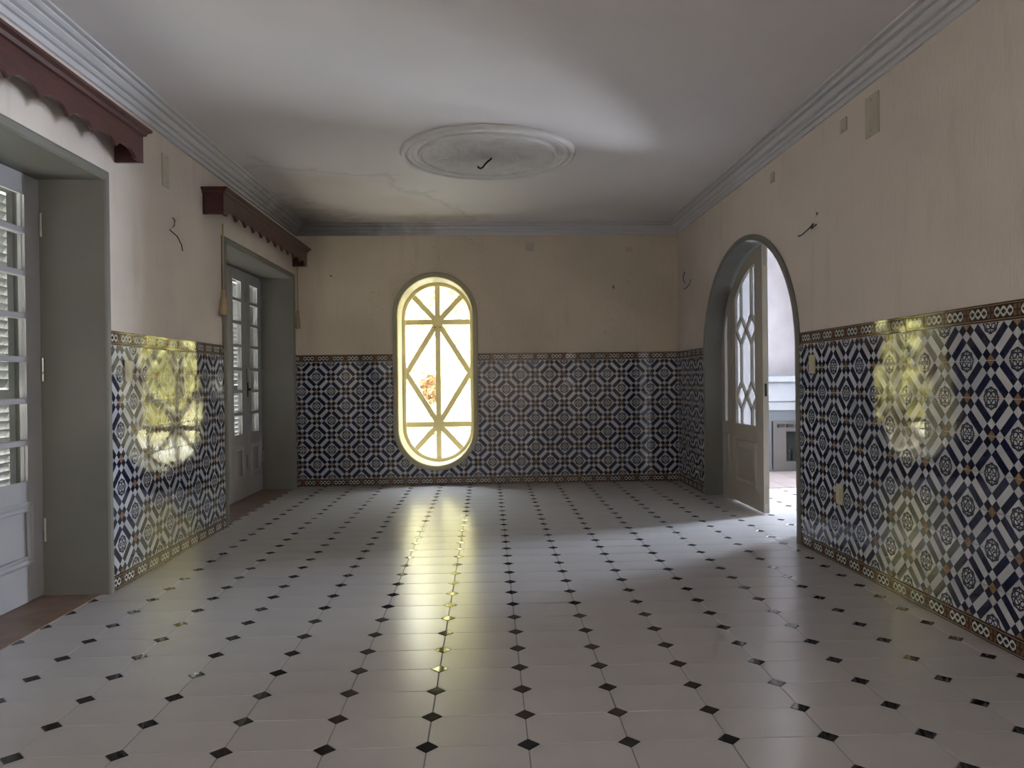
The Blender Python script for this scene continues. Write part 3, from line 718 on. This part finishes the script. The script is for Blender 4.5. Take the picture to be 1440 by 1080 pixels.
# ------------------------------------------------------------------ ceiling medallion and hook
MC = (0.022, 5.43); MR = 0.63
d = tag(empty('ceiling_medallion', (MC[0], MC[1], ZC)), 'round plaster medallion with concentric rings and leafy relief', 'medallion')
def ringp(r0, r1, h): return [(r1, 0), (r1, -h * 0.4), (r1 - (r1 - r0) * 0.2, -h), (r1 - (r1 - r0) * 0.5, -h * 1.08), (r0 + (r1 - r0) * 0.2, -h), (r0, -h * 0.4), (r0, 0)]
for r0, r1, h in ((0.585, 0.630, 0.030), (0.540, 0.585, 0.022), (0.475, 0.505, 0.034)):
    part('ring', lathe(bmesh.new(), ringp(r0, r1, h), (MC[0], MC[1], ZC), 96), M['medallion'], d, True)
part('backing', lathe(bmesh.new(), [(0.59, 0), (0.59, -0.014), (0, -0.014)], (MC[0], MC[1], ZC), 96), M['medallion'], d)
bm = bmesh.new(); nr, na = 60, 260; grid = []
for i in range(nr + 1):
    r = 0.02 + 0.455 * i / nr; row = []
    for k in range(na):
        t = 2 * PI * k / na
        h = 0.5 + 0.5 * math.sin(t * 24 + math.sin(r * 40) * 2.4) * math.cos(r * 85 + 0.9 * math.sin(t * 12)); h = 0.55 * h + 0.45 * random.random()
        row.append(bm.verts.new((MC[0] + r * math.cos(t), MC[1] + r * math.sin(t), ZC - 0.015 - 0.018 * h)))
    grid.append(row)
for i in range(nr):
    for k in range(na): bm.faces.new((grid[i][k], grid[i + 1][k], grid[i + 1][(k + 1) % na], grid[i][(k + 1) % na]))
bm.faces.new(grid[0][::-1])
part('leaf_relief', bm, M['medallion'], d, True)
hk = [(0.030, 5.43, ZC - 0.012), (0.048, 5.43, ZC - 0.024), (0.046, 5.43, ZC - 0.036), (0.034, 5.43, ZC - 0.046), (0.018, 5.428, ZC - 0.058), (0.0, 5.425, ZC - 0.078), (-0.018, 5.42, ZC - 0.102), (-0.034, 5.418, ZC - 0.110), (-0.048, 5.418, ZC - 0.104), (-0.052, 5.418, ZC - 0.094)]
hko = from_bm('ceiling_hook', tube(bmesh.new(), hk, 0.0065, 8), M['metal'], None, True); tag(hko, 'black S shaped iron hook hanging from the medallion', 'hook')

# ------------------------------------------------------------------ plates, sockets, loose wires
def wplate(name, to3, a, b, w, h, label, cat, mat, group=None, t=0.008, screws=True):
    p = to3(a, b, 0); d = tag(empty(name, p), label, cat, group)
    bm = plate(bmesh.new(), rect(a - w / 2, a + w / 2, b - h / 2, b + h / 2), [], to3, 0.0, t); bmesh.ops.bevel(bm, geom=list(bm.edges), offset=0.002, segments=1, affect='EDGES')
    pl = part('plate', bm, mat, d)
    if screws:
        for s in (-1, 1): subpart('screw', plate(bmesh.new(), rect(a - 0.004, a + 0.004, b + s * h * 0.38 - 0.004, b + s * h * 0.38 + 0.004), [], to3, t, t + 0.0015), M['steel'], pl)
    return pl
wplate('cover_plate', toR, 3.84, 2.432, 0.13, 0.21, 'cream blank cover plate high on the arched doorway wall', 'plate', M['plate'], 'blank plates', 0.012)
wplate('cover_plate', toR, 4.158, 2.488, 0.075, 0.075, 'small round edged box lid beside the larger plate under cornice', 'plate', M['plate'], 'blank plates')
wplate('cover_plate', toR, 5.21, 2.478, 0.07, 0.07, 'small cream lid above the arch under the cornice', 'plate', M['plate'], 'blank plates')
wplate('cover_plate', toL, 4.70, 2.394, 0.09, 0.20, 'narrow cream cover plate between the two pelmets', 'plate', M['plate'], 'blank plates')
wplate('cover_plate', toB, 0.457, 2.474, 0.085, 0.085, 'square cream plate under the cornice right of the oval window', 'plate', M['plate'], 'blank plates')
wplate('cover_plate', toB, 1.50, 2.44, 0.07, 0.05, 'tiny cream plate near the right corner of the window wall', 'plate', M['plate'], 'blank plates', screws=False)
def socket(to3f, a, b, label, holes=True):
    t3 = lambda p, q, n: to3f(p, q, n + TT)
    d = wplate('wall_socket', t3, a, b, 0.075, 0.115, label, 'socket', M['ivory'], 'ivory sockets and switches', 0.010, screws=False)
    subpart('rocker', plate(bmesh.new(), rect(a - 0.02, a + 0.02, b - 0.032, b + 0.032), [], t3, 0.010, 0.014), M['ivory'], d)
socket(toR, 4.572, 1.157, 'ivory switch on the patterned tiles beside the arch jamb')
socket(toR, 4.224, 0.407, 'ivory socket low on the patterned tiles right of the arch')
socket(toL, 4.164, 1.152, 'ivory switch on the patterned tiles between the French doors')
def wire(pts, label, r=0.0035):
    tag(from_bm('loose_wire', tube(bmesh.new(), pts, r, 6), M['metal'], None, True), label, 'wire', 'loose wall lamp wires')
wl_pts = [(XL + 0.004, 4.80, 2.125), (XL + 0.03, 4.765, 2.10), (XL + 0.035, 4.74, 2.06), (XL + 0.004, 4.745, 2.04), (XL + 0.045, 4.76, 2.00), (XL + 0.055, 4.80, 1.955), (XL + 0.045, 4.84, 1.925)]
wire(wl_pts, 'curved black loose wire on the wall between the French doors')
wire([(XR - 0.004, 4.56, 2.02), (XR - 0.03, 4.565, 1.99), (XR - 0.05, 4.60, 1.965), (XR - 0.05, 4.66, 1.96), (XR - 0.04, 4.70, 1.975)], 'black loose wire right of the arch bending left')
wire([(XR - 0.004, 4.555, 2.02), (XR - 0.03, 4.53, 1.985), (XR - 0.045, 4.49, 1.975), (XR - 0.03, 4.455, 1.995)], 'black loose wire right of the arch bending right')
wire([(XR - 0.004, 4.50, 2.075), (XR - 0.012, 4.495, 2.06)], 'short black wire stub above the bent wires right of the arch')
wire([(XR - 0.004, 7.56, 2.16), (XR - 0.02, 7.555, 2.12), (XR - 0.02, 7.56, 2.07), (XR - 0.004, 7.55, 2.04)], 'short upright black wire left of the arch near the corner')
wire([(XR - 0.004, 7.34, 2.05), (XR - 0.02, 7.35, 2.00), (XR - 0.03, 7.42, 1.975), (XR - 0.03, 7.52, 1.98)], 'hooked black wire left of the arch lower down')
wire([(-1.62, YB - 0.003, 2.19), (-1.60, YB - 0.012, 2.175)], 'tiny wire stub left of the oval window', 0.005)
wire([(1.33, YB - 0.003, 2.06), (1.335, YB - 0.012, 2.03)], 'tiny wire stub right of the oval window near the corner', 0.005)

# ------------------------------------------------------------------ fireplace next door
FY = SY1 - 0.06
d = tag(empty('fireplace', (3.5, SY1, 0)), 'blue grey slate fireplace with pale stone mantel beyond the arch', 'fireplace')
part('surround', plate(bmesh.new(), rect(2.92, 4.16, 0.0, 0.70), [rect(3.36, 3.90, 0.10, 0.48)], lambda a, b, n: (a, FY - n, b), 0.10, -0.06), M['slate'], d)
fb_ = part('firebox', nbox(3.36, 3.90, FY - 0.02, FY + 0.05, 0.10, 0.48), M['soot'], d)
fr_ = part('inner_frame', plate(bmesh.new(), rect(3.24, 4.02, 0.03, 0.58), [rect(3.39, 3.87, 0.12, 0.46)], lambda a, b, n: (a, FY - n, b), 0.115, 0.10), M['brownstone'], d)
for i in range(7): subpart('vent_bar', nbox(3.30 + i * 0.1, 3.37 + i * 0.1, FY - 0.13, FY - 0.115, 0.51, 0.545), M['soot'], fr_)
for i in range(5): subpart('grate_bar', tube(bmesh.new(), [(3.43 + i * 0.10, FY - 0.08, 0.10), (3.43 + i * 0.10, FY - 0.08, 0.25)], 0.008), M['metal'], fb_)
part('lintel', nbox(2.88, 4.20, FY - 0.14, SY1, 0.70, 0.805, bev=0.008), M['mantel'], d)
part('frieze', nbox(2.84, 4.23, FY - 0.18, SY1, 0.805, 1.02, bev=0.006), M['mantel'], d)
part('mantel_shelf', nbox(2.78, 4.27, FY - 0.26, SY1, 1.02, 1.10, bev=0.012), M['mantel'], d)
hearth = tag(empty('hearth', (3.6, 7.85, 0)), 'terracotta hearth slabs in front of the fireplace', 'hearth')
for i in range(5):
    for j in range(4): part('hearth_slab', nbox(2.62 + i * 0.3 + 0.002, 2.92 + i * 0.3 - 0.002, 7.20 + j * 0.305 + 0.002, 7.505 + j * 0.305 - 0.002, -0.003, 0.012, bev=0.003), M['terracotta'], hearth)

# ------------------------------------------------------------------ garden outside the oval window
o = from_bm('garden_ground', nbox(-40, 40, -40, 45, -0.45, -0.30), M['lawn']); tag(o, 'pale gravel ground of the garden outside the oval window', 'ground', kind='structure')
def tree(name, loc, h, rad, n, size, mat, label, seed, trunk=True, low=0.0):
    rg = random.Random(seed); d = tag(empty(name, loc), label, 'tree' if trunk else 'shrub', 'garden plants outside the oval window')
    x, y, z = loc; tp = [(x, y, z)]
    for i in range(1, 6): tp.append((x + rg.uniform(-.1, .1) * rad, y + rg.uniform(-.1, .1) * rad, z + h * 0.75 * i / 5))
    part('trunk', tube(bmesh.new(), tp, [(0.12 if trunk else 0.03) * h / 4 * (1 - 0.14 * i) for i in range(6)], 8), M['bark'], d)
    vs, fs = [], []
    for i in range(n):
        while True:
            q = Vector((rg.uniform(-1, 1), rg.uniform(-1, 1), rg.uniform(-1, 1)))
            if 0.25 < q.length < 1: break
        c = Vector((x + q.x * rad, y + q.y * rad * 0.8, z + h * (0.58 + low * 0.5) + q.z * h * (0.48 - low * 0.5))) - Vector(loc)
        a = Vector((rg.gauss(0, 1), rg.gauss(0, 1), rg.gauss(0, .6))).normalized(); b = a.cross(Vector((rg.gauss(0, 1), rg.gauss(0, 1), rg.gauss(0, 1)))).normalized(); s = size * rg.uniform(.6, 1.3); k = len(vs)
        vs += [c - a * s, c + b * s * .45, c + a * s + Vector((0, 0, -s * .2)), c - b * s * .45]; fs.append((k, k + 1, k + 2, k + 3))
    me = bpy.data.meshes.new('foliage'); me.from_pydata(vs, [], fs); fo = link('foliage', me, mat, d); fo['kind'] = 'stuff'
tree('garden_tree', (-3.9, 14.2, -0.3), 4.6, 2.0, 9000, 0.15, M['leaf'], 'yellow green leafy tree left beyond the oval window', 3)
tree('garden_tree', (2.7, 13.6, -0.3), 4.6, 2.0, 9000, 0.15, M['leaf'], 'tall yellow green tree right beyond the oval window', 4)
tree('garden_tree', (0.4, 17.2, -0.3), 7.0, 1.9, 9000, 0.14, M['leaf'], 'high crowned pale green tree in front of the hedge backdrop', 9, low=0.30)
hd = tag(empty('hedge_backdrop', (-0.5, 19.5, -0.3)), 'tall pale hedge backdrop added to yellow the light in the oval window', 'hedge', 'garden plants outside the oval window')  # added backdrop: covers the sky and turns the floor streak yellow
rg = random.Random(11); vs_, fs_ = [], []
for i in range(20000):
    c = Vector((rg.uniform(-7, 7), rg.uniform(-0.5, 0.5), rg.uniform(0, 5.4))); a = Vector((rg.gauss(0, 1), rg.gauss(0, .6), rg.gauss(0, 1))).normalized()
    b = a.cross(Vector((rg.gauss(0, .4), 1, rg.gauss(0, .4)))).normalized(); s_ = 0.16 * rg.uniform(.6, 1.3); k = len(vs_)
    vs_ += [c - a * s_, c + b * s_ * .5, c + a * s_, c - b * s_ * .5]; fs_.append((k, k + 1, k + 2, k + 3))
me = bpy.data.meshes.new('foliage'); me.from_pydata(vs_, [], fs_); fo = link('foliage', me, M['paleleaf'], hd); fo['kind'] = 'stuff'
part('hedge_core', nbox(-7.4, 6.4, 19.3, 19.7, -0.3, 4.9), M['paleleaf'], hd)
tree('dry_shrub', (-0.86, 11.2, -0.3), 1.4, 0.16, 300, 0.05, M['dryleaf'], 'small brown dry shrub close outside the oval window', 5, False, low=0.62)
